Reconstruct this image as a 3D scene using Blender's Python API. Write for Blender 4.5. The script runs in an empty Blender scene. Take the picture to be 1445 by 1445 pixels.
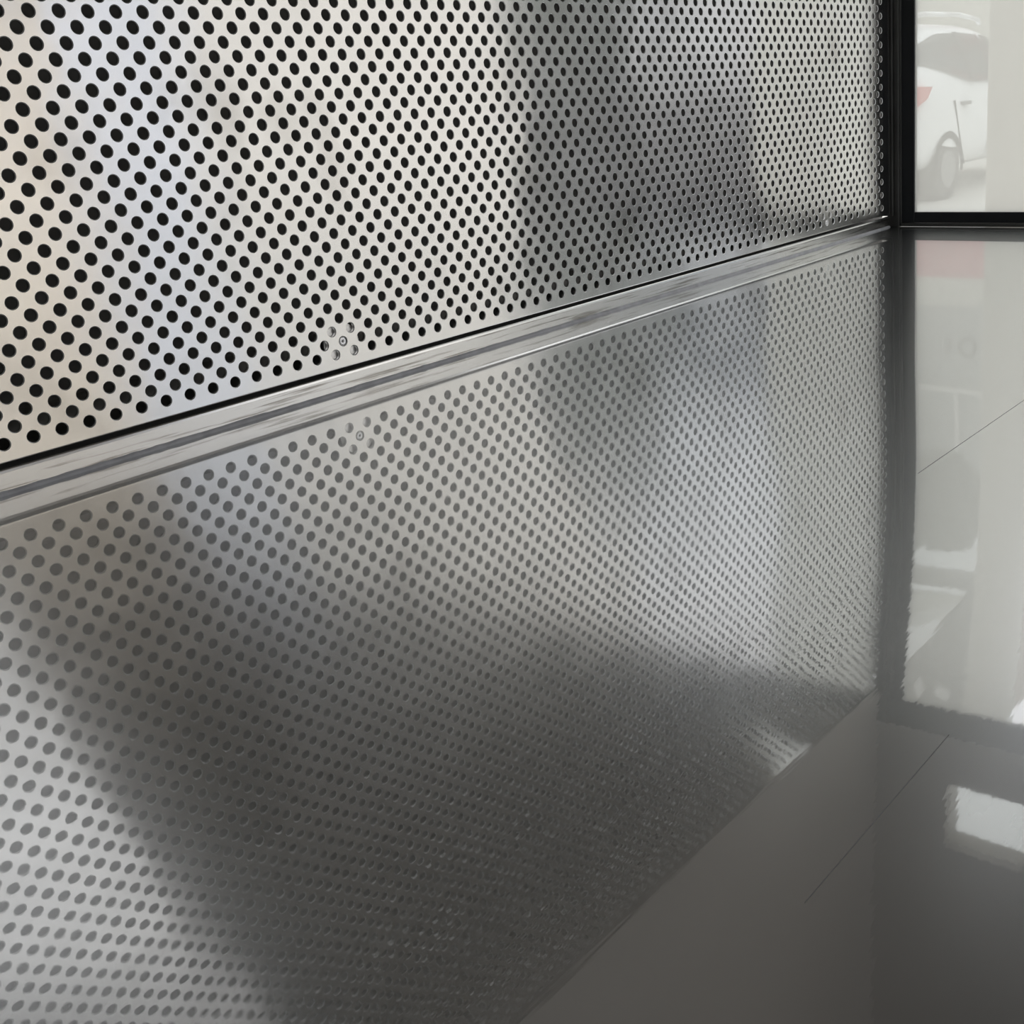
import bpy, bmesh, math, random
import numpy as np
from mathutils import Matrix, Vector

S = 0.015            # one hole pitch of the perforated sheet, in metres
COL = bpy.context.scene.collection
SC = bpy.context.scene

# ------------------------------------------------------------------ camera
cam_d = bpy.data.cameras.new('camera')
cam = bpy.data.objects.new('camera', cam_d)
COL.objects.link(cam)
RGT = Vector((0.5547373, -0.8295022, -0.0647515))
DWN = Vector((-0.3285093, -0.1468620, -0.9330129))
FWD = Vector((0.7644267, 0.5388485, -0.3539690))
m = Matrix.Identity(4)
for k in range(3):
    m[k][0] = RGT[k]; m[k][1] = -DWN[k]; m[k][2] = -FWD[k]
CP = Vector((-21.61, -40.68, 11.26)) * S
m.translation = CP
cam.matrix_world = m
cam_d.sensor_fit = 'HORIZONTAL'
cam_d.sensor_width = 36.0
cam_d.lens = 1603.72 / 1445 * 36
cam_d.shift_x = -(992.17 - 722.5) / 1445
cam_d.shift_y = (736.68 - 722.5) / 1445
cam_d.clip_start = 0.005
cam_d.clip_end = 200
SC.camera = cam

# ------------------------------------------------------------------ world, exposure
w = bpy.data.worlds.new('world'); SC.world = w; w.use_nodes = True
nt = w.node_tree; nt.nodes.clear()
out = nt.nodes.new('ShaderNodeOutputWorld'); bg = nt.nodes.new('ShaderNodeBackground')
tc = nt.nodes.new('ShaderNodeTexCoord'); sep = nt.nodes.new('ShaderNodeSeparateXYZ')
ramp = nt.nodes.new('ShaderNodeValToRGB')
nt.links.new(tc.outputs['Generated'], sep.inputs[0])
nt.links.new(sep.outputs['Z'], ramp.inputs[0])
# overcast sky: the zenith is about three times as bright as the horizon
ramp.color_ramp.elements[0].position = 0.0; ramp.color_ramp.elements[0].color = (0.90, 0.90, 0.90, 1)
ramp.color_ramp.elements[1].position = 1.0; ramp.color_ramp.elements[1].color = (2.9, 2.95, 3.0, 1)
for p_, c_ in ((.22, (0.86, 0.90, 0.96, 1)), (.33, (1.08, 1.13, 1.20, 1)), (.46, (1.36, 1.37, 1.40, 1)), (.62, (1.55, 1.55, 1.58, 1)), (.82, (2.5, 2.55, 2.65, 1))):
    e_ = ramp.color_ramp.elements.new(p_); e_.color = c_
nt.links.new(ramp.outputs[0], bg.inputs[0]); bg.inputs[1].default_value = 1.0
nt.links.new(bg.outputs[0], out.inputs[0])
SC.view_settings.view_transform = 'Standard'
SC.view_settings.look = 'None'
SC.view_settings.exposure = 0.0
SC.view_settings.gamma = 1.0
SC.view_settings.use_curve_mapping = False

# ------------------------------------------------------------------ material helpers
def mat(name, col=(.5, .5, .5), rough=.5, metal=0.0, noise=0.0, nscale=20.0, spec=.5):
    M = bpy.data.materials.new(name); M.use_nodes = True
    n = M.node_tree.nodes; b = n['Principled BSDF']
    b.inputs['Base Color'].default_value = (*col, 1)
    b.inputs['Roughness'].default_value = rough
    b.inputs['Metallic'].default_value = metal
    b.inputs['Specular IOR Level'].default_value = spec
    if noise:
        t = n.new('ShaderNodeTexCoord'); nz = n.new('ShaderNodeTexNoise'); nz.inputs['Scale'].default_value = nscale
        nz.inputs['Detail'].default_value = 5
        mx = n.new('ShaderNodeMix'); mx.data_type = 'RGBA'; mx.blend_type = 'MULTIPLY'
        mx.inputs[0].default_value = 1
        rp = n.new('ShaderNodeValToRGB')
        rp.color_ramp.elements[0].color = (1 - noise,) * 3 + (1,); rp.color_ramp.elements[0].position = .3
        rp.color_ramp.elements[1].color = (1, 1, 1, 1); rp.color_ramp.elements[1].position = .7
        M.node_tree.links.new(t.outputs['Object'], nz.inputs['Vector'])
        M.node_tree.links.new(nz.outputs[0], rp.inputs[0])
        mx.inputs['A'].default_value = (*col, 1)
        M.node_tree.links.new(rp.outputs[0], mx.inputs['B'])
        M.node_tree.links.new(mx.outputs['Result'], b.inputs['Base Color'])
    return M

def nodes(M):
    return M.node_tree.nodes, M.node_tree.links

def streak_noise(M, scale, detail=3, loc='Object'):
    n, l = nodes(M)
    t = n.new('ShaderNodeTexCoord'); mp = n.new('ShaderNodeMapping'); nz = n.new('ShaderNodeTexNoise')
    mp.inputs['Scale'].default_value = scale
    nz.inputs['Scale'].default_value = 1.0; nz.inputs['Detail'].default_value = detail
    l.new(t.outputs[loc], mp.inputs[0]); l.new(mp.outputs[0], nz.inputs['Vector'])
    return nz

def ramp_node(M, src, p0, c0, p1, c1):
    n, l = nodes(M)
    r = n.new('ShaderNodeValToRGB')
    r.color_ramp.elements[0].position = p0; r.color_ramp.elements[0].color = (*c0, 1)
    r.color_ramp.elements[1].position = p1; r.color_ramp.elements[1].color = (*c1, 1)
    l.new(src, r.inputs[0]); return r

# perforated stainless sheet: slightly wavy, satin
M_SHEET = mat('satin_stainless', (.82, .81, .79), .16, 1.0)
def build_sheet():
    n, l = nodes(M_SHEET); b = n['Principled BSDF']
    big = streak_noise(M_SHEET, (5.0, 5.0, 4.0), 1.0)
    small = streak_noise(M_SHEET, (22.0, 22.0, 22.0), 1.5)
    bp = n.new('ShaderNodeBump'); bp.inputs['Strength'].default_value = 1.0; bp.inputs['Distance'].default_value = 0.0030
    bp2 = n.new('ShaderNodeBump'); bp2.inputs['Strength'].default_value = 1.0; bp2.inputs['Distance'].default_value = 0.00030
    l.new(big.outputs[0], bp.inputs['Height']); l.new(small.outputs[0], bp2.inputs['Height'])
    l.new(bp.outputs[0], bp2.inputs['Normal']); l.new(bp2.outputs[0], b.inputs['Normal'])
    tg = n.new('ShaderNodeCombineXYZ'); tg.inputs[2].default_value = 1.0
    l.new(tg.outputs[0], b.inputs['Tangent']); b.inputs['Anisotropic'].default_value = .9
    sm = streak_noise(M_SHEET, (14, 14, 30), 5)
    r = ramp_node(M_SHEET, sm.outputs[0], .35, (.15,) * 3, .75, (.21,) * 3)
    l.new(r.outputs[0], b.inputs['Roughness'])
    sg = streak_noise(M_SHEET, (16, 16, 9), 6)
    c = ramp_node(M_SHEET, sg.outputs[0], .30, (.66, .645, .62), .43, (.83, .82, .80))
    l.new(c.outputs[0], b.inputs['Base Color'])
build_sheet()

# polished steel worktop: mirror peak with a broad haze, brushed along x
M_TOP = bpy.data.materials.new('brushed_worktop_steel'); M_TOP.use_nodes = True
def build_top():
    n, l = nodes(M_TOP); n.clear()
    o = n.new('ShaderNodeOutputMaterial'); mx = n.new('ShaderNodeMixShader')
    g1 = n.new('ShaderNodeBsdfAnisotropic'); g2 = n.new('ShaderNodeBsdfAnisotropic')
    tg = n.new('ShaderNodeCombineXYZ'); tg.inputs[0].default_value = 1.0
    g1.inputs['Color'].default_value = (.86, .86, .85, 1)
    g1.inputs['Roughness'].default_value = .045
    g2.inputs['Color'].default_value = (.72, .735, .745, 1)
    g2.inputs['Roughness'].default_value = .26
    g2.inputs['Anisotropy'].default_value = 0.0
    for g in (g1, g2):
        l.new(tg.outputs[0], g.inputs['Tangent'])
    lw = n.new('ShaderNodeLayerWeight'); lw.inputs[0].default_value = .5
    rp = n.new('ShaderNodeMapRange')
    rp.inputs['From Min'].default_value = .2; rp.inputs['From Max'].default_value = .85
    rp.inputs['To Min'].default_value = .20; rp.inputs['To Max'].default_value = .62
    l.new(lw.outputs['Facing'], rp.inputs['Value'])
    l.new(rp.outputs[0], mx.inputs[0])
    l.new(g2.outputs[0], mx.inputs[1]); l.new(g1.outputs[0], mx.inputs[2])
    l.new(mx.outputs[0], o.inputs[0])
    st = streak_noise(M_TOP, (9, 260, 1), 3)
    bp = n.new('ShaderNodeBump'); bp.inputs['Strength'].default_value = 1.0; bp.inputs['Distance'].default_value = 0.00002
    l.new(st.outputs[0], bp.inputs['Height']); l.new(bp.outputs[0], g2.inputs['Normal'])
    st2 = streak_noise(M_TOP, (26, 300, 1), 2)
    bp2 = n.new('ShaderNodeBump'); bp2.inputs['Strength'].default_value = 1.0; bp2.inputs['Distance'].default_value = 0.000012
    tco = n.new('ShaderNodeTexCoord'); sx = n.new('ShaderNodeSeparateXYZ'); l.new(tco.outputs['Object'], sx.inputs[0])
    mk = n.new('ShaderNodeMapRange'); mk.interpolation_type = 'SMOOTHSTEP'
    mk.inputs['From Min'].default_value = -.39; mk.inputs['From Max'].default_value = -.50
    mk.inputs['To Min'].default_value = .18; mk.inputs['To Max'].default_value = 1.0
    l.new(sx.outputs[1], mk.inputs['Value'])
    mu = n.new('ShaderNodeMath'); mu.operation = 'MULTIPLY'
    l.new(st2.outputs[0], mu.inputs[0]); l.new(mk.outputs[0], mu.inputs[1])
    l.new(mu.outputs[0], bp2.inputs['Height']); l.new(bp2.outputs[0], g1.inputs['Normal'])
    sm = streak_noise(M_TOP, (14, 60, 1), 4)
    r = ramp_node(M_TOP, sm.outputs[0], .3, (.014,) * 3, .8, (.034,) * 3)
    l.new(r.outputs[0], g1.inputs['Roughness'])
build_top()

M_RIM_EDGE = mat('hole_edge_highlight', (.95, .95, .94), .42, 1.0)  # chamfer colour lightened to paint in the bright rim highlight
M_RAIL = mat('worn_aluminium_channel', (.80, .79, .77), .24, 1.0)
def build_rail_mat():
    n, l = nodes(M_RAIL); b = n['Principled BSDF']
    st = streak_noise(M_RAIL, (14, 400, 420), 4)
    r = ramp_node(M_RAIL, st.outputs[0], .36, (.40, .38, .35), .46, (.80, .79, .77))
    l.new(r.outputs[0], b.inputs['Base Color'])
build_rail_mat()
M_LIP = mat('lip_highlight_metal', (.97, .97, .96), .2, 1.0)  # lip base colour lightened to paint the white highlight along the rail
M_SCR = mat('dull_scratch', (.30, .30, .30), .5, .7)
M_SEAL = mat('grey_sealant', (.50, .505, .53), .45, 0, .25, 120)
M_ZINC = mat('galvanised_steel', (.34, .33, .31), .5, .5, .3, 60)
M_RIVET = mat('bright_rivet_head', (.97, .97, .97), .4, 1.0)
M_WASHER = mat('bright_backing_washer', (.90, .89, .87), .38, 1.0)
M_BLACK = mat('black_socket', (.01, .01, .01), .5)
M_FRAME = mat('black_anodised_frame', (.012, .014, .017), .35, 0, .2, 40)
M_POST = mat('dark_bronze_post', (.085, .085, .08), .38, .3, .3, 30)
M_BACK = mat('dark_backing_board', (.20, .193, .18), .8, 0, .3, 25)
M_WALL = mat('dark_grey_wall_paint', (.20, .19, .18), .6, 0, .15, 6)
M_WARM = mat('warm_grey_wall_paint', (.46, .42, .38), .6, 0, .1, 4)
M_CEIL = mat('dark_grey_ceiling_paint', (.24, .23, .215), .7, 0, .15, 4)
M_FLOOR = mat('grey_floor', (.16, .155, .15), .6, 0, .3, 5)

def glass_mat(name, lo, hi):
    M = bpy.data.materials.new(name); M.use_nodes = True
    n, l = nodes(M); n.clear()
    o = n.new('ShaderNodeOutputMaterial')
    tr = n.new('ShaderNodeBsdfTransparent'); tr.inputs[0].default_value = (.95, .97, .96, 1)
    tl = n.new('ShaderNodeBsdfTranslucent'); tl.inputs[0].default_value = (.77, .75, .705, 1)
    m1 = n.new('ShaderNodeMixShader');     nz = streak_noise(M, (6, 10, 3), 4)
    r = ramp_node(M, nz.outputs[0], .3, (lo,) * 3, .7, (hi,) * 3)
    l.new(r.outputs[0], m1.inputs[0])
    l.new(tr.outputs[0], m1.inputs[1]); l.new(tl.outputs[0], m1.inputs[2])
    gl = n.new('ShaderNodeBsdfGlossy'); gl.inputs['Roughness'].default_value = .02
    lw = n.new('ShaderNodeLayerWeight'); lw.inputs[0].default_value = .5
    pw = n.new('ShaderNodeMath'); pw.operation = 'POWER'; pw.inputs[1].default_value = 5.0
    mr = n.new('ShaderNodeMapRange'); mr.inputs['To Min'].default_value = .02; mr.inputs['To Max'].default_value = .7
    l.new(lw.outputs['Facing'], pw.inputs[0]); l.new(pw.outputs[0], mr.inputs['Value'])
    m2 = n.new('ShaderNodeMixShader'); l.new(mr.outputs[0], m2.inputs[0])
    l.new(m1.outputs[0], m2.inputs[1]); l.new(gl.outputs[0], m2.inputs[2])
    l.new(m2.outputs[0], o.inputs[0])
    return M
M_GLASS = glass_mat('clear_window_glass', 0, 0)
M_FILM = glass_mat('dusty_window_glass', .69, .74)
M_FILM2 = glass_mat('dimming_haze_glass', .28, .36)

# ------------------------------------------------------------------ mesh helpers
def tag(o, label=None, cat=None, group=None, kind=None):
    if label: o['label'] = label
    if cat: o['category'] = cat
    if group: o['group'] = group
    if kind: o['kind'] = kind
    return o

def link(name, me, material, parent=None):
    o = bpy.data.objects.new(name, me)
    COL.objects.link(o)
    for mm in (material if isinstance(material, (list, tuple)) else [material]):
        me.materials.append(mm)
    if parent is not None:
        o.parent = parent
    return o

def obj(name, bm, material, parent=None, smooth=False):
    me = bpy.data.meshes.new(name)
    bmesh.ops.recalc_face_normals(bm, faces=bm.faces)
    bm.to_mesh(me); bm.free()
    if smooth:
        for p in me.polygons: p.use_smooth = True
    return link(name, me, material, parent)

def empty(name, loc=(0, 0, 0)):
    o = bpy.data.objects.new(name, None); COL.objects.link(o); o.location = loc
    o.empty_display_size = .02
    return o

def box(bm, x0, x1, y0, y1, z0, z1, sc=1.0, bevel=0.0):
    b2 = bmesh.new()
    v = [b2.verts.new((x * sc, y * sc, z * sc)) for x in (x0, x1) for y in (y0, y1) for z in (z0, z1)]
    for f in ((0, 1, 3, 2), (4, 6, 7, 5), (0, 4, 5, 1), (2, 3, 7, 6), (0, 2, 6, 4), (1, 5, 7, 3)):
        b2.faces.new([v[i] for i in f])
    if bevel:
        bmesh.ops.bevel(b2, geom=b2.edges[:], offset=bevel * sc, segments=3, profile=.5, affect='EDGES')
    me = bpy.data.meshes.new('t'); b2.to_mesh(me); b2.free(); bm.from_mesh(me); bpy.data.meshes.remove(me)

def prism(bm, pts, y0, y1, axis='y', sc=1.0):
    """polygon pts in the plane across `axis`, extruded from y0 to y1"""
    def P(a, b, c):
        return {'y': (a, c, b), 'x': (c, a, b), 'z': (a, b, c)}[axis]
    A = [bm.verts.new(Vector(P(a, b, y0)) * sc) for a, b in pts]
    B = [bm.verts.new(Vector(P(a, b, y1)) * sc) for a, b in pts]
    bm.faces.new(A); bm.faces.new(B[::-1])
    for i in range(len(pts)):
        j = (i + 1) % len(pts)
        bm.faces.new((A[i], B[i], B[j], A[j]))

def cyl(bm, c, axis, r, h, seg=24, r2=None, sc=1.0):
    r2 = r if r2 is None else r2
    q = Vector((0, 0, 1)).rotation_difference(Vector(axis).normalized()).to_matrix().to_4x4()
    M = Matrix.Translation(Vector(c) * sc) @ q
    bmesh.ops.create_cone(bm, cap_ends=True, segments=seg, radius1=r * sc, radius2=r2 * sc, depth=h * sc, matrix=M)

# ------------------------------------------------------------------ the setting (units of S)
X0 = 65.45
FL = -61.0       # floor
CL = 190.0       # ceiling
bm = bmesh.new(); box(bm, -112, X0 + 3, -122, 6, FL - 2, FL, S)
tag(obj('floor', bm, M_FLOOR), kind='structure')
bm = bmesh.new(); box(bm, -112, X0 + 3, -122, 6, CL, CL + 3, S)
tag(obj('ceiling', bm, M_CEIL), kind='structure')
bm = bmesh.new(); box(bm, -112, -110, -122, 6, FL, CL, S)
tag(obj('wall_left', bm, M_WALL), kind='structure')
bm = bmesh.new()
box(bm, -110, X0 + 3, 2.2, 5, FL, 43.2, S)         # board behind the perforated sheet
box(bm, -110, X0, 0.9, 2.2, FL, -1.2, S)
tag(obj('wall_front', bm, M_BACK), kind='structure')
bm = bmesh.new(); box(bm, -110, X0, 0.25, 5, 43.2, CL, S)
tag(obj('wall_front_upper', bm, M_WARM), kind='structure')  # wall above the perforated sheet
# right wall: low sill, bar, transom and the wall above
bm = bmesh.new()
box(bm, X0, X0 + 3, -122, 2.2, FL, -.6, S)
box(bm, X0, X0 + 3, -122, 0.25, 60, CL, S)
box(bm, X0, X0 + 3, -122, -14.5, 47, 60, S)
box(bm, X0, X0 + 3, -6.8, 0.25, 52.5, 60, S)
box(bm, X0, X0 + 3, -122, 0.25, 47.0, 52.5, S)
tag(obj('wall_right', bm, M_WARM), kind='structure')
# unseen back wall; low and raking openings shaped to light the sheet's reflections
bm = bmesh.new()
box(bm, -110, X0, -122, -120, FL, -10, S)
box(bm, -110, 6, -122, -120, -10, 37, S)
prism(bm, [(-110, 37), (X0, 37), (X0, 52), (-110, 52)], -122, -120, 'y', S)
prism(bm, [(38, 52), (X0, 52), (X0, CL), (68 - 2, CL), (60, 137)], -122, -120, 'y', S)
prism(bm, [(-110, 84), (20, 99), (62, 141), (62, CL), (-110, CL)], -122, -120, 'y', S)
box(bm, -110, -60, -122, -120, 52, 84, S)
tag(obj('wall_back', bm, M_WARM), kind='structure')

# window by the corner
win = empty('window_1', (X0 * S, -2 * S, 0)); tag(win, kind='structure')
def wpart(name, boxes, m_, bev=.12):
    bm = bmesh.new()
    for b in boxes: box(bm, *b, S, bev)
    o = obj(name, bm, m_, win); o.matrix_parent_inverse = Matrix.Translation((-X0 * S, 2 * S, 0)); return o
wpart('corner_post', [(X0 - .25, X0 + .9, -.82, 0.2, -.05, 47)], M_POST, .08)
wpart('jamb', [(X0 + .02, X0 + .62, -2.02, -.95, .28, 44.1)], M_FRAME, .05)
wpart('jamb_bead', [(X0 - .12, X0 + .8, -.97, -.80, .0, 46.8)], M_POST, .04)
wpart('bottom_rail', [(X0 + .02, X0 + .62, -30, -2.0, .30, 1.10)], M_FRAME, .05)
wpart('sill_bead', [(X0 - .12, X0 + .8, -30, -.8, 0.0, .26)], M_POST, .04)
wpart('head_rail', [(X0 - .05, X0 + .7, -120, -.8, 44.05, 47.0)], M_FRAME, .08)
bm = bmesh.new(); box(bm, X0 + .22, X0 + .40, -12.2, -1.9, 1.0, 44.2, S)
pane = obj('glass_pane', bm, [M_GLASS, M_FILM], win)
for p_ in pane.data.polygons:
    if p_.normal.x < -.9: p_.material_index = 1
pane.matrix_parent_inverse = Matrix.Translation((-X0 * S, 2 * S, 0))

bm = bmesh.new(); box(bm, X0 + 1.0, X0 + 1.2, -14.6, -6.7, 52.3, 60.2, S)  # hazy pane added to dim the light through the transom
pane2 = obj('transom_pane', bm, [M_GLASS, M_FILM2], win)
for p_ in pane2.data.polygons:
    if p_.normal.x < -.9: p_.material_index = 1
pane2.matrix_parent_inverse = Matrix.Translation((-X0 * S, 2 * S, 0))

# ------------------------------------------------------------------ worktop
def worktop():
    nx, ny = 260, 160
    xs = np.linspace(-70, X0 - .15, nx); ys = np.linspace(-78, 0.9, ny)
    X, Y = np.meshgrid(xs, ys, indexing='ij')
    yl = np.interp(X, [-3.7, 2, 10.6, 26, 58], [-32.4, -29.8, -26.1, -18.5, -4.9])
    g = np.interp(X, [-9, -4, 2, 10, 17, 24, 32], [-.012, -.0095, -.002, .0022, .001, -.0012, 0])
    gx = xs; gk = np.exp(-np.linspace(-2.5, 2.5, 25) ** 2); gk /= gk.sum()
    g1 = np.interp(gx, [-9, -4, 2, 10, 17, 24, 32], [-.022, -.015, -.0035, .0030, .0014, -.0012, 0])
    g1 = np.convolve(np.pad(g1, 12, 'edge'), gk, 'valid'); g = np.repeat(g1[:, None], ny, 1)
    y1 = np.convolve(np.pad(yl[:, 0], 12, 'edge'), gk, 'valid'); yl = np.repeat(y1[:, None], ny, 1)
    d = (Y - yl) * .9
    Z = -g * d * np.exp(-(d / 9) ** 2)
    Z += .012 * np.sin(X / 9.0 + .7) * np.sin(Y / 13.0) * (1 - np.exp(-(Y / 12) ** 2))
    n = nx * ny
    co = np.zeros((2 * n, 3)); co[:n, 0] = X.ravel(); co[:n, 1] = Y.ravel(); co[:n, 2] = Z.ravel()
    co[n:] = co[:n]; co[n:, 2] = -2.2
    I = np.arange(n).reshape(nx, ny)
    f = np.stack([I[:-1, :-1], I[1:, :-1], I[1:, 1:], I[:-1, 1:]], -1).reshape(-1, 4)
    f2 = f[:, ::-1] + n
    sides = []
    for a in range(nx - 1):
        sides.append((I[a, 0] + n, I[a + 1, 0] + n, I[a + 1, 0], I[a, 0]))
        sides.append((I[a, -1], I[a + 1, -1], I[a + 1, -1] + n, I[a, -1] + n))
    for b in range(ny - 1):
        sides.append((I[0, b], I[0, b + 1], I[0, b + 1] + n, I[0, b] + n))
        sides.append((I[-1, b] + n, I[-1, b + 1] + n, I[-1, b + 1], I[-1, b]))
    me = bpy.data.meshes.new('worktop')
    me.from_pydata((co * S).tolist(), [], f.tolist() + f2.tolist() + [tuple(int(q) for q in s) for s in sides])
    for i, p in enumerate(me.polygons): p.use_smooth = i < len(f)
    o = link('worktop', me, M_TOP)
    def tz(x, y):
        i = (x - xs[0]) / (xs[1] - xs[0]); j = (y - ys[0]) / (ys[1] - ys[0])
        a, b = int(i), int(j); u, v = i - a, j - b
        return (Z[a, b] * (1 - u) + Z[a + 1, b] * u) * (1 - v) + (Z[a, b + 1] * (1 - u) + Z[a + 1, b + 1] * u) * v
    for xa, xb, y0, y1, wd in ((8.9, 20.5, -27.27, -27.47, .011), (-9.8, -4.5, -33.71, -33.78, .008)):
        bm = bmesh.new(); prev = None
        for x in np.linspace(xa, xb, 40):
            y = y0 + (y1 - y0) * (x - xa) / (xb - xa)
            cur = [bm.verts.new((x * S, (y + dy) * S, (tz(x, y) + dz) * S)) for dy, dz in ((-wd, -.01), (-wd, .004), (wd, .004), (wd, -.01))]
            if prev:
                for k in range(3): bm.faces.new((prev[k], prev[k + 1], cur[k + 1], cur[k]))
            prev = cur
        obj('scratch', bm, M_SCR, o)
    return tag(o, 'polished brushed steel worktop mirroring the perforated sheet and window', 'worktop')
worktop()
# the base cabinet that carries the worktop
cab = empty('base_cabinet', (-2 * S, -38 * S, FL * S))
tag(cab, 'dark grey base cabinet carrying the steel worktop', 'cabinet')
bm = bmesh.new(); box(bm, -66, X0 - 1, -72, .4, FL, -2.2, S)
o = obj('carcass', bm, M_WALL, cab); o.matrix_parent_inverse = Matrix.Translation((2 * S, 38 * S, -FL * S))

# ------------------------------------------------------------------ perforated sheet
HZ = 1.638           # height of the lowest row of holes
TOPZ = 42.6
def sheet():
    nseg = 5
    ang, dia = [], []
    corners = [(.5, 0), (0, .5), (-.5, 0), (0, -.5)]
    for k in range(4):
        a, b = corners[k], corners[(k + 1) % 4]
        for t in range(nseg):
            f = t / nseg
            dia.append((a[0] + (b[0] - a[0]) * f, a[1] + (b[1] - a[1]) * f)); ang.append((k + f) * math.pi / 2)
    dia = np.array(dia); ang = np.array(ang); N = len(ang)
    cs = np.stack([np.cos(ang), np.sin(ang)], 1)
    R0, R1 = .236, .207
    ring = np.zeros((4, N, 3))
    ring[0, :, [0, 2]] = dia.T
    ring[1, :, [0, 2]] = (cs * R0).T
    ring[2, :, [0, 2]] = (cs * R1).T; ring[2, :, 1] = .03
    ring[3, :, [0, 2]] = (cs * R1).T; ring[3, :, 1] = .14
    ring = ring.reshape(-1, 3)
    cent = []
    row = 27
    while True:
        z = HZ + (27 - row) * .5
        if z > TOPZ - .6: break
        off = .5 if row % 2 else 0.0
        for i in range(-26, 64):
            cent.append((i + off, 0, z))
        last = row
        row -= 1
    cent = np.array(cent); n = len(cent)
    V = (cent[:, None, :] + ring[None]).reshape(-1, 3)
    fb = []
    for r in range(3):
        for k in range(N):
            a, b = r * N + k, r * N + (k + 1) % N
            fb.append((a, a + N, b + N, b))
    fb = np.array(fb)
    F = (fb[None] + (np.arange(n) * 4 * N)[:, None, None]).reshape(-1, 4)
    # margins
    EV, EF = [], []
    def poly(pts):
        b = len(V) + len(EV)
        EV.extend([(x, 0, z) for x, z in pts]); EF.append(tuple(range(b, b + len(pts))))
    zl = HZ + (27 - last) * .5
    ofl = .5 if last % 2 else 0.0
    for i in range(-26, 64):
        poly([(i, HZ), (i + .5, HZ - .5), (i - .5, HZ - .5)] if i > -26 else [(i, HZ), (i + .5, HZ - .5), (i, HZ - .5)])
        c = i + ofl
        poly([(c - .5, zl), (c, zl + .5), (c - .5, zl + .5)]); poly([(c + .5, zl), (c + .5, zl + .5), (c, zl + .5)])
    row = 27
    while row >= last:
        z = HZ + (27 - row) * .5
        if row % 2 == 0:
            poly([(63.5, z), (64, z - .5), (64, z + .5)])
        row -= 1
    XR, XL, ZB = 64.62, -40, 1.06
    poly([(64, HZ), (64, HZ - .5), (63.5, HZ - .5)][::-1])
    poly([(64, HZ - .5), (XR, HZ - .5), (XR, zl + .5), (64, zl + .5)])
    poly([(XL, HZ - .5), (-26.5, HZ - .5), (-26.5, zl + .5), (XL, zl + .5)])
    XB = [XL, 60.8, 61.4, 62, 62.6, 63.2, 64, XR]
    for xa, xb in zip(XB[:-1], XB[1:]):
        poly([(xa, ZB), (xb, ZB), (xb, HZ - .5), (xa, HZ - .5)])
        poly([(xa, zl + .5), (xb, zl + .5), (xb, TOPZ), (xa, TOPZ)])
    # rounded return at the bottom edge and at the right edge
    prev = None
    arc = [(ZB - .07 * math.sin(t), .07 * (1 - math.cos(t))) for t in np.linspace(0, math.pi / 2, 5)] + [(ZB - .07, .6)]
    for (za, ya), (zb, yb) in zip(arc[:-1], arc[1:]):
        for xa, xb in zip(XB[:-1], XB[1:]):
            b = len(V) + len(EV)
            EV.extend([(xa, ya, za), (xb, ya, za), (xb, yb, zb), (xa, yb, zb)]); EF.append((b + 3, b + 2, b + 1, b))
    arc = [(XR + .07 * math.sin(t), .07 * (1 - math.cos(t))) for t in np.linspace(0, math.pi / 2, 5)] + [(XR + .07, .6)]
    for (xa, ya), (xb, yb) in zip(arc[:-1], arc[1:]):
        b = len(V) + len(EV)
        EV.extend([(xa, ya, ZB), (xb, yb, ZB), (xb, yb, TOPZ), (xa, ya, TOPZ)]); EF.append((b, b + 1, b + 2, b + 3))
    verts = np.concatenate([V, np.array(EV)])
    verts[:, 1] -= .02 * np.clip(verts[:, 0] - 60.8, 0, None) ** 2     # the sheet bows slightly forward at the corner
    verts *= S
    me = bpy.data.meshes.new('sheet')
    nf = len(F)
    loops = np.concatenate([F.ravel(), np.concatenate([np.array(e) for e in EF])])
    starts = np.concatenate([np.arange(nf) * 4, nf * 4 + np.cumsum([0] + [len(e) for e in EF[:-1]])])
    me.vertices.add(len(verts)); me.vertices.foreach_set('co', verts.astype(np.float32).ravel())
    me.loops.add(len(loops)); me.loops.foreach_set('vertex_index', loops.astype(np.int32))
    me.polygons.add(len(starts)); me.polygons.foreach_set('loop_start', starts.astype(np.int32))
    mi = np.zeros(len(starts), np.int32)
    mi[:nf] = np.tile((np.arange(3 * N) // N == 1).astype(np.int32), n)
    me.polygons.foreach_set('material_index', mi)
    me.update(calc_edges=True); me.validate(); me.shade_flat()
    return me
pan = empty('perforated_wall_panel', (12 * S, 0, 1 * S))
tag(pan, 'perforated stainless steel wall sheet with diagonal round holes above the worktop', 'wall panel')
PINV = Matrix.Translation((-12 * S, 0, -1 * S))
o = link('perforated_sheet', sheet(), [M_SHEET, M_RIM_EDGE], pan); o.matrix_parent_inverse = PINV
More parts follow.
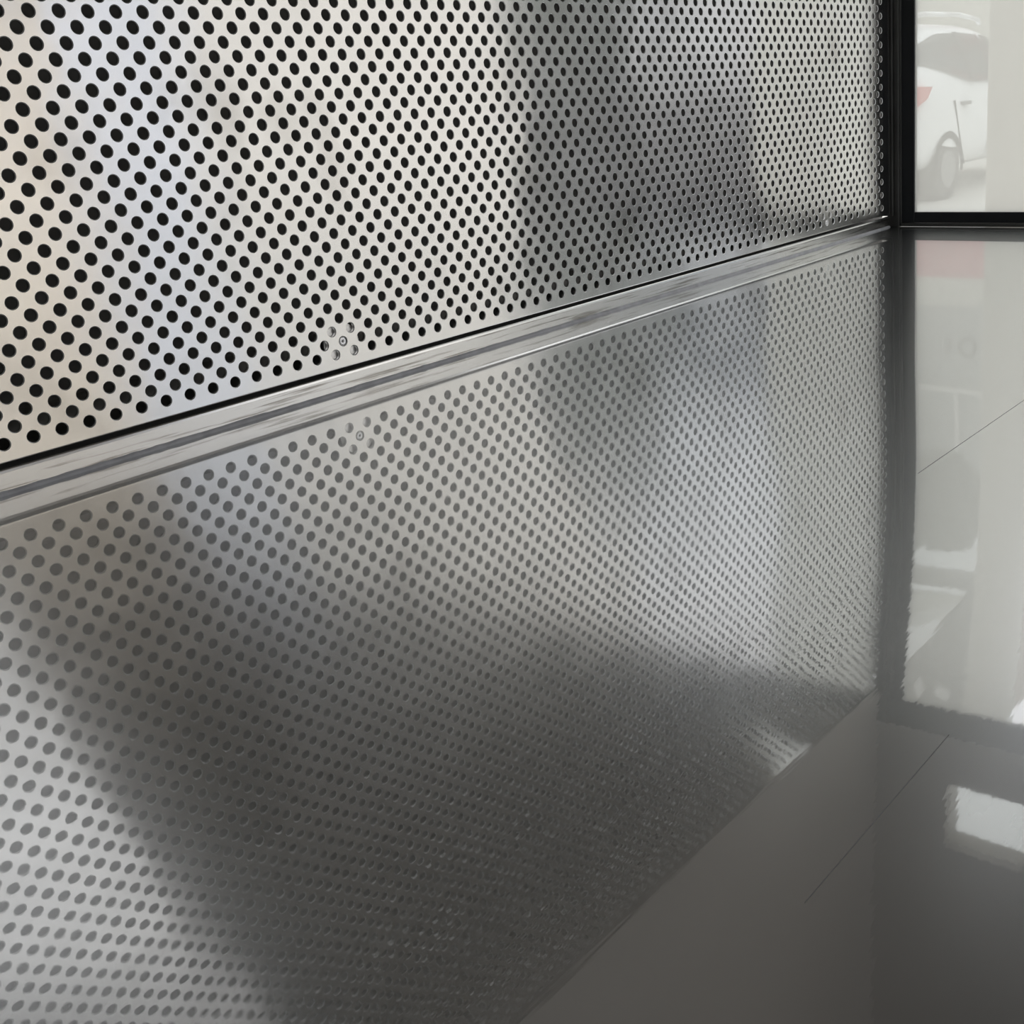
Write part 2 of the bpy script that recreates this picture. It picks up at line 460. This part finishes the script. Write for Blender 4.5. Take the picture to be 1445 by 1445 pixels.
def fixing(x, z, wr, dz):
    rv = empty('rivet', (x * S, 0, z * S)); rv.parent = pan; rv.matrix_parent_inverse = PINV
    bm = bmesh.new()
    # dished ring head sitting in the hole
    prof = [(.052, .12), (.056, .025), (.07, .012), (.150, .012), (.176, .04), (.176, .20)]
    rings = []
    for r_, y_ in prof:
        rings.append([bm.verts.new((r_ * math.cos(a) * S, y_ * S, r_ * math.sin(a) * S)) for a in np.linspace(0, 2 * math.pi, 25)[:-1]])
    for a, b in zip(rings[:-1], rings[1:]):
        for k in range(24):
            bm.faces.new((a[k], b[k], b[(k + 1) % 24], a[(k + 1) % 24]))
    obj('rivet_head', bm, M_RIVET, rv, True)
    bm = bmesh.new(); cyl(bm, (0, .15, 0), (0, 1, 0), .058, .06, 20, sc=S)
    obj('rivet_bore', bm, M_BLACK, rv)
    bm = bmesh.new(); cyl(bm, (x + .03, .205, z + dz), (0, 1, 0), wr, .06, 40, sc=S)
    p_ = obj('backing_washer', bm, M_WASHER, pan); p_.matrix_parent_inverse = PINV
fixing(10, HZ + .5, .93, -.13)
fixing(54.5, HZ, .80, .22)
# galvanised batten behind the lowest rows
bm = bmesh.new(); box(bm, -40, 64, .62, 2.2, HZ + .10, HZ + .62, S, .03)
tag(obj('batten', bm, M_ZINC), 'galvanised batten glimpsed through the second row of holes from the bottom', 'batten')

# ------------------------------------------------------------------ channel rail and sealant
rl = empty('channel_rail', (12 * S, 0, 0)); RI = Matrix.Translation((-12 * S, 0, 0))
tag(rl, 'low bright metal channel rail running between perforated sheet and worktop', 'rail')
bm = bmesh.new()
prism(bm, [(.04, .14), (-.16, .14), (-.16, .735), (-.14, .80), (.04, .80)], -40, 64.9, 'x', S)
o = obj('web', bm, M_RAIL, rl); o.matrix_parent_inverse = RI
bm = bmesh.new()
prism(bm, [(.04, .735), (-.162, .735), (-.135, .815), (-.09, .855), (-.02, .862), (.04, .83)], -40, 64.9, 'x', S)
o = obj('highlight_lip', bm, M_LIP, rl); o.matrix_parent_inverse = RI
bm = bmesh.new()
rnd = random.Random(3)
nn = 240; prevs = None
for k in range(nn + 1):
    x = -40 + (64.8 + 40) * k / nn
    top = .13 + rnd.uniform(-.02, .035) * (1 if x < 30 else .4)
    fr = -.22 - rnd.uniform(0, .05)
    cur = [bm.verts.new((x * S, y * S, z * S)) for y, z in ((-.12, -.02), (-.12, top + .02), (-.17, top), (fr, top * .55), (fr - .03, -.02))]
    if prevs:
        for j in range(5):
            bm.faces.new((prevs[j], cur[j], cur[(j + 1) % 5], prevs[(j + 1) % 5]))
    else:
        bm.faces.new(cur)
    prevs = cur
bm.faces.new(prevs)
tag(obj('sealant_bead', bm, M_SEAL, None), 'grey sealant bead along the foot of the channel rail', 'sealant')
# upright edge trim between sheet and corner post
bm = bmesh.new(); box(bm, 64.90, 65.1, -.42, .5, .86, 43, S, .05)
tag(obj('edge_trim', bm, M_POST), 'thin dark upright trim between perforated sheet and window corner post', 'trim')
bm = bmesh.new(); box(bm, -40, 64.9, -.1, .6, 42.75, 43.6, S, .05)
tag(obj('head_trim', bm, M_WARM), 'grey horizontal trim capping the top of the perforated sheet', 'trim')

# ------------------------------------------------------------------ outside (metres)
G = -0.92
M_GROUND = mat('pale_concrete_paving', (.56, .55, .51), .8, 0, .12, .8)
M_CREAM = mat('cream_render', (.70, .68, .61), .8, 0, .06, 1.5)
M_GREYR = mat('grey_render', (.40, .41, .40), .8, 0, .1, 1.2)
M_PINK = mat('red_signboard', (.66, .13, .17), .6, 0, .1, 2)
M_LETTER = mat('white_sign_paint', (.85, .82, .80), .6)
M_LEAF = mat('tree_leaves', (.07, .10, .06), .7, 0, .4, 3)
M_BARK = mat('bark', (.10, .08, .06), .9, 0, .3, 6)
M_WHITE = mat('white_car_paint', (.93, .94, .95), .25, 0, 0)
M_CARGLASS = mat('grey_car_glass', (.16, .165, .165), .08)
M_TYRE = mat('tyre_rubber', (.03, .03, .03), .8)
M_RIM = mat('grey_alloy', (.22, .22, .22), .35, .6)
M_LAMP = mat('red_tail_lamp', (.6, .06, .05), .2)
M_PILLAR = mat('beige_column_paint', (.60, .56, .49), .7, 0, .08, 4)
M_CANOPY = mat('pale_canopy_sheet', (.75, .74, .70), .6, 0, .05, 2)
M_BEAM = mat('grey_steel_beam', (.20, .20, .20), .5, 0, .1, 4)
M_SOFFIT = mat('dark_soffit_board', (.10, .095, .085), .7, 0, .1, 4)

bm = bmesh.new(); box(bm, X0 * S + .05, 40, -40, 30, G - .1, G)
box(bm, -3, X0 * S + .05, -40, -123 * S, G - .1, G)
tag(obj('ground', bm, M_GROUND), kind='structure')

# shop building across the yard
bl = empty('shop_building', (19, 7, G)); tag(bl, 'pale shop building beyond the parked white car', 'building')
BI = Matrix.Translation((-19, -7, -G))
def bpart(name, boxes, m_, par=bl, inv=BI):
    bm = bmesh.new()
    for b in boxes: box(bm, *b)
    o = obj(name, bm, m_, par); o.matrix_parent_inverse = inv; return o
bpart('lower_wall', [(17, 21, 2.2, 16, G, 2.24)], M_CREAM)
bpart('fascia', [(16.96, 21, 2.2, 16, 2.82, 3.32)], M_CREAM)
bpart('upper_wall', [(17.02, 21, 5.1, 16, 3.32, 7.2)], M_GREYR)
bpart('window_surround', [(16.97, 17.02, 5.2, 8.5, 4.68, 4.76), (16.97, 17.02, 6.31, 6.37, 4.76, 5.8)], M_LETTER)
sg = bpart('signboard', [(16.94, 21, 2.2, 16, 2.24, 2.82)], M_PINK)
# pale capital-like strokes on the board, too blurred in the photo to read
bm = bmesh.new()
def stroke(y0, y1, z0, z1): box(bm, 16.92, 16.935, y0, y1, z0, z1)
yy = 7.05
for kind in 'HIMNHIL':
    wd = .13 if kind != 'I' else .04
    z0, z1 = 2.40, 2.70
    if kind in 'HMNL': stroke(yy - .03, yy, z0, z1)
    if kind == 'I': stroke(yy - .04, yy, z0, z1)
    if kind in 'HMN': stroke(yy - wd, yy - wd + .03, z0, z1)
    if kind == 'H': stroke(yy - wd, yy, 2.535, 2.565)
    if kind in 'MN': stroke(yy - wd + .03, yy - .03, 2.62, 2.66)
    if kind == 'L': stroke(yy - wd, yy, z0, z0 + .03)
    yy -= wd + .05
lt = obj('lettering', bm, M_LETTER, sg); lt.matrix_parent_inverse = BI
# faint round emblem with a bar on the upper wall
bm = bmesh.new()
for k in range(28):
    a0, a1 = 2 * math.pi * k / 28, 2 * math.pi * (k + 1) / 28
    q = [bm.verts.new((17.0, 6.15 + r_ * math.cos(a), 4.02 + r_ * math.sin(a))) for r_, a in ((.16, a0), (.16, a1), (.11, a1), (.11, a0))]
    bm.faces.new(q)
bmesh.ops.solidify(bm, geom=bm.faces[:], thickness=.015)
box(bm, 16.98, 17.0, 6.44, 6.50, 3.88, 4.16)
bpo = obj('wall_emblem', bm, M_BEAM, bl); bpo.matrix_parent_inverse = BI

# tree
tr = empty('broadleaf_tree', (15.2, 6.4, G)); tag(tr, 'leafy tree standing above the parked car before the shop', 'tree')
TI = Matrix.Translation((-15.2, -6.4, -G))
bm = bmesh.new(); cyl(bm, (15.2, 6.4, G + 2.9), (0, 0, 1), .16, 5.8, 14, .09)
o = obj('trunk', bm, M_BARK, tr, True); o.matrix_parent_inverse = TI
rng = np.random.default_rng(5)
NL = 9000
ctr = rng.normal(size=(NL, 3)); ctr /= np.linalg.norm(ctr, axis=1)[:, None]
ctr *= (rng.random(NL) ** .35)[:, None]
ctr = ctr * np.array([1.2, 1.6, .75]) + np.array([15.2, 6.6, 6.05])
ctr[:, 2] += .12 * np.sin(ctr[:, 1] * 5.0)
a = rng.normal(size=(NL, 3)); a /= np.linalg.norm(a, axis=1)[:, None]
b = np.cross(a, rng.normal(size=(NL, 3))); b /= np.linalg.norm(b, axis=1)[:, None]
L, Wd = .10, .05
q = np.stack([ctr - a * L, ctr + b * Wd, ctr + a * L, ctr - b * Wd], 1).reshape(-1, 3)
me = bpy.data.meshes.new('crown'); me.from_pydata(q.tolist(), [], np.arange(NL * 4).reshape(-1, 4).tolist())
o = link('crown', me, M_LEAF, tr); o.matrix_parent_inverse = TI

# column and canopy just outside the window
bm = bmesh.new(); box(bm, 1.6, 1.75, .035, .115, G, 1.06, 1, .004)
tag(obj('column', bm, M_PILLAR), 'square beige column just outside the hazy window at the right edge', 'column')
cn = empty('entrance_canopy', (4, 1.2, 1.9)); tag(cn, 'canopy on a grey beam over the yard, mirrored in the worktop', 'canopy')
CI = Matrix.Translation((-4, -1.2, -1.9))
bm = bmesh.new(); box(bm, 4, 4.08, .98, 4.5, 1.89, 1.945); o = obj('beam', bm, M_BEAM, cn); o.matrix_parent_inverse = CI
bm = bmesh.new(); prism(bm, [(3.98, 1.96), (3.98, 2.02), (2.35, 1.455), (2.35, 1.395)], .98, 4.5, 'y')
o = obj('roof_sheet', bm, M_CANOPY, cn); o.matrix_parent_inverse = CI

# dark soffit with two small lamps drawn as white quads
sf = empty('soffit', (2.2, .4, 1.3)); tag(sf, 'dark slanted soffit board outside at the top of the window', 'soffit')

# parked white car (local: x forward from the rear bumper, y left, z up)
car = empty('car', (9.16, 4.55, G)); car.scale.z = .955; tag(car, 'white hatchback car parked outside behind the hazy glass', 'car')
def car_body():
    ST = [  # x, zbot, wid, zbelt, zroof, wroof
        (0.00, .30, .70, .80, .98, .55), (.06, .26, .82, .92, 1.18, .58), (.22, .27, .87, .98, 1.42, .60),
        (.50, .26, .90, .97, 1.55, .62), (.95, .25, .91, .95, 1.61, .64), (1.6, .24, .91, .92, 1.63, .65), (2.3, .24, .91, .90, 1.60, .64),
        (2.75, .24, .91, .90, 1.48, .62), (3.25, .25, .90, .90, 1.16, .66), (3.5, .26, .89, .90, 1.00, .72),
        (3.9, .28, .87, .88, .95, .70), (4.2, .34, .78, .80, .84, .60), (4.3, .42, .62, .66, .72, .50)]
    bm = bmesh.new(); rings = []
    for x, zb, wd, zl, zr, wr in ST:
        zl = zl + .13 * min(1, max(0, (3.3 - x) / .4))
        half = [(0, zb), (wd * .9, zb), (wd, zb + .16), (wd * 1.01, zb + (zl - zb) * .6), (wd * .98, zl), (wr + (wd * .98 - wr) * .45, zl + (zr - zl) * .55), (wr, zr - .06), (wr * .8, zr - .01), (0, zr + .02)]
        full = [(-y, z) for y, z in half] + [(y, z) for y, z in half[-2:0:-1]]
        rings.append([bm.verts.new((x, y, z)) for y, z in full])
    n = len(rings[0])
    for a, b in zip(rings[:-1], rings[1:]):
        for k in range(n):
            bm.faces.new((a[k], a[(k + 1) % n], b[(k + 1) % n], b[k]))
    bm.faces.new(rings[0][::-1]); bm.faces.new(rings[-1])
    o = obj('body', bm, M_WHITE, car, True)
    s = o.modifiers.new('sub', 'SUBSURF'); s.levels = 2; s.render_levels = 2
    return ST
ST = car_body()
STA = np.array(ST)
def side(x, t):
    """point of the right flank: t 0 at the belt, 1 at the roof edge"""
    zb, wd, zl, zr, wr = [np.interp(x, STA[:, 0], STA[:, k]) for k in range(1, 6)]
    zl = zl + .13 * min(1, max(0, (3.3 - x) / .4))
    P = [(wd * .98, zl), (wr + (wd * .98 - wr) * .45, zl + (zr - zl) * .55), (wr, zr - .06)]
    ts = [0, .55, 1.0]
    return -np.interp(t, ts, [q[0] for q in P]), np.interp(t, ts, [q[1] for q in P])
def patch(name, xs, tlo, thi, m_, push=.012, nt=6):
    bm = bmesh.new(); cols = []
    for x, a, b in zip(xs, tlo, thi):
        cols.append([bm.verts.new((x, side(x, a + (b - a) * k / nt)[0] - push, side(x, a + (b - a) * k / nt)[1])) for k in range(nt + 1)])
    for c, d in zip(cols[:-1], cols[1:]):
        for k in range(nt):
            bm.faces.new((c[k], d[k], d[k + 1], c[k + 1]))
    bmesh.ops.solidify(bm, geom=bm.faces[:], thickness=.01)
    return obj(name, bm, m_, car, True)
xs = np.linspace(.22, 2.05, 20)
u = (xs - .22) / 1.83
patch('side_window', xs, .42 - .40 * np.minimum(1, u * 1.6) ** .8, .46 + .42 * np.minimum(1, u * 2.2) ** .6, M_CARGLASS)
patch('window_pillar', [1.42, 1.47, 1.52], [.0, .0, .0], [.9, .9, .9], M_RIM, .02)
patch('front_window', np.linspace(2.1, 2.95, 8), [.04] * 8, [.88, .88, .87, .85, .8, .7, .5, .25], M_CARGLASS)
for sx in (-1, 1):
    bm = bmesh.new()
    pts = [(.25, 1.49), (.35, 1.60), (1.0, 1.665), (1.8, 1.67), (2.3, 1.63), (2.35, 1.59)]
    for (xa, za), (xb, zb) in zip(pts[:-1], pts[1:]):
        d = Vector((xb - xa, 0, zb - za))
        cyl(bm, ((xa + xb) / 2, sx * .60, (za + zb) / 2 + .02), d, .022, d.length + .01, 10)
    obj('roof_rail', bm, M_WHITE, car, True)
    for wx in (.85, 3.42):
        bm = bmesh.new(); cyl(bm, (wx, sx * .80, .285), (0, 1, 0), .285, .20, 32)
        wh = obj('wheel', bm, M_TYRE, car)
        bm = bmesh.new(); cyl(bm, (wx, sx * .905, .285), (0, 1, 0), .17, .015, 24)
        obj('rim', bm, M_RIM, wh)
        bm = bmesh.new()
        pl = []
        for rr in (.28, .345):
            pl.append([(wx + rr * math.cos(t), .285 + rr * math.sin(t)) for t in np.linspace(-.12, math.pi + .12, 24)])
        A = [bm.verts.new((x, sx * .915, z)) for x, z in pl[0]]; B = [bm.verts.new((x, sx * .915, z)) for x, z in pl[1]]
        for k in range(23): bm.faces.new((A[k], A[k + 1], B[k + 1], B[k]))
        bmesh.ops.solidify(bm, geom=bm.faces[:], thickness=.02)
        obj('wheel_arch', bm, M_TYRE, car)
bm = bmesh.new(); prism(bm, [(.05, .86), (.33, .94), (.43, 1.04), (.10, 1.05)], -.93, -.74, 'y')
obj('tail_lamp', bm, M_LAMP, car)
bm = bmesh.new(); box(bm, 1.14, 1.32, -.945, -.90, .85, .885, 1, .008)
obj('door_handle', bm, M_RIM, car)
def seam(pts):
    bm = bmesh.new(); prev = None
    for x, z in pts:
        cur = [bm.verts.new((x + dx, -.919 + dy, z)) for dx, dy in ((-.008, 0), (.008, 0), (.008, .02), (-.008, .02))]
        if prev:
            for k in range(4): bm.faces.new((prev[k], prev[(k + 1) % 4], cur[(k + 1) % 4], cur[k]))
        else: bm.faces.new(cur)
        prev = cur
    bm.faces.new(prev[::-1]); obj('door_seam', bm, M_TYRE, car)
seam([(.98, .90), (1.08, .62), (1.22, .30)]); seam([(1.85, .90), (1.85, .30)])

# unseen things added in the yard to shape light and dark reflections in the steel
def block(name, label, cat, bx, m_):
    bm = bmesh.new(); box(bm, *bx); return tag(obj(name, bm, m_), label, cat)
M_AWN = mat('blue_grey_canvas', (.30, .33, .37), .7, 0, .08, 3)
M_BEIGE = mat('beige_wall_paint', (.86, .77, .66), .8, 0, .05, 1)
M_PALEB = mat('pale_blue_cladding', (.79, .82, .90), .8, 0, .04, 1)
M_OFFW = mat('offwhite_render', (.84, .81, .765), .8, 0, .08, 1)
M_CABG = mat('dark_grey_steel_paint', (.17, .17, .175), .6, 0, .2, 3)
block('added_dark_cabinet', 'dark grey cabinet added in the yard to darken the reflection in the sheet', 'cabinet', (3.2, 3.7, -2.70, -1.52, G, .24), M_CABG)
block('added_grey_column', 'grey green column added behind the dark cabinet to grey the sheet reflection', 'column', (3.75, 4.05, -3.12, -2.6, G, 1.7), mat('grey_green_concrete', (.22, .235, .22), .8, 0, .1, 3))
block('added_offwhite_outbuilding', 'long off white outbuilding added across the yard for a pale reflection in the sheet', 'building', (8.0, 9.0, -12.0, -6.9, G, 5.4), M_OFFW)
block('added_pale_blue_kiosk', 'pale blue kiosk added beside the outbuilding for a bluish reflection in the sheet', 'kiosk', (7.95, 9.0, -14.7, -12.0, G, 5.6), M_PALEB)
block('added_beige_house', 'beige house added at the far end of the yard for a warm reflection', 'house', (7.9, 10, -40.0, -14.7, G, 5.8), M_BEIGE)

aw = empty('added_yard_awning', (4.4, -2.2, G)); tag(aw, 'blue grey awning on two posts, added to darken the reflection in the sheet', 'awning')  # unseen awning added for a grey band in the reflection
AI = Matrix.Translation((-4.4, 2.2, -G))
bm = bmesh.new(); box(bm, 4.2, 4.9, -3.7, -1.2, .74, 1.30, 1, .03); o = obj('fascia', bm, M_AWN, aw); o.matrix_parent_inverse = AI
for py in (-3.55, -1.3):
    bm = bmesh.new(); cyl(bm, (4.5, py, (G + .74) / 2), (0, 0, 1), .035, .74 - G, 14); o = obj('post', bm, M_AWN, aw); o.matrix_parent_inverse = AI

# soffit geometry
bm = bmesh.new()
A = [(2.2, .345, 1.05), (2.2, .56, 1.40), (2.2, .56, 1.60), (2.2, .27, 1.60), (2.2, .27, 1.05)]
f1 = [bm.verts.new(p) for p in A]; f2 = [bm.verts.new((p[0] + .05, p[1], p[2])) for p in A]
bm.faces.new(f1); bm.faces.new(f2[::-1])
for i in range(5):
    j = (i + 1) % 5; bm.faces.new((f1[i], f2[i], f2[j], f1[j]))
o = obj('soffit_board', bm, M_SOFFIT, sf); o.matrix_parent_inverse = Matrix.Translation((-2.2, -.4, -1.3))
for pts in ([(.455, 1.32), (.47, 1.36), (.462, 1.41), (.445, 1.37)], [(.405, 1.345), (.42, 1.385), (.375, 1.40), (.37, 1.37)]):  # lamp light painted as white quads, without glow
    bm = bmesh.new(); prism(bm, pts, 2.19, 2.2, 'x')
    o = obj('painted_lamp', bm, M_LETTER, sf); o.matrix_parent_inverse = Matrix.Translation((-2.2, -.4, -1.3))
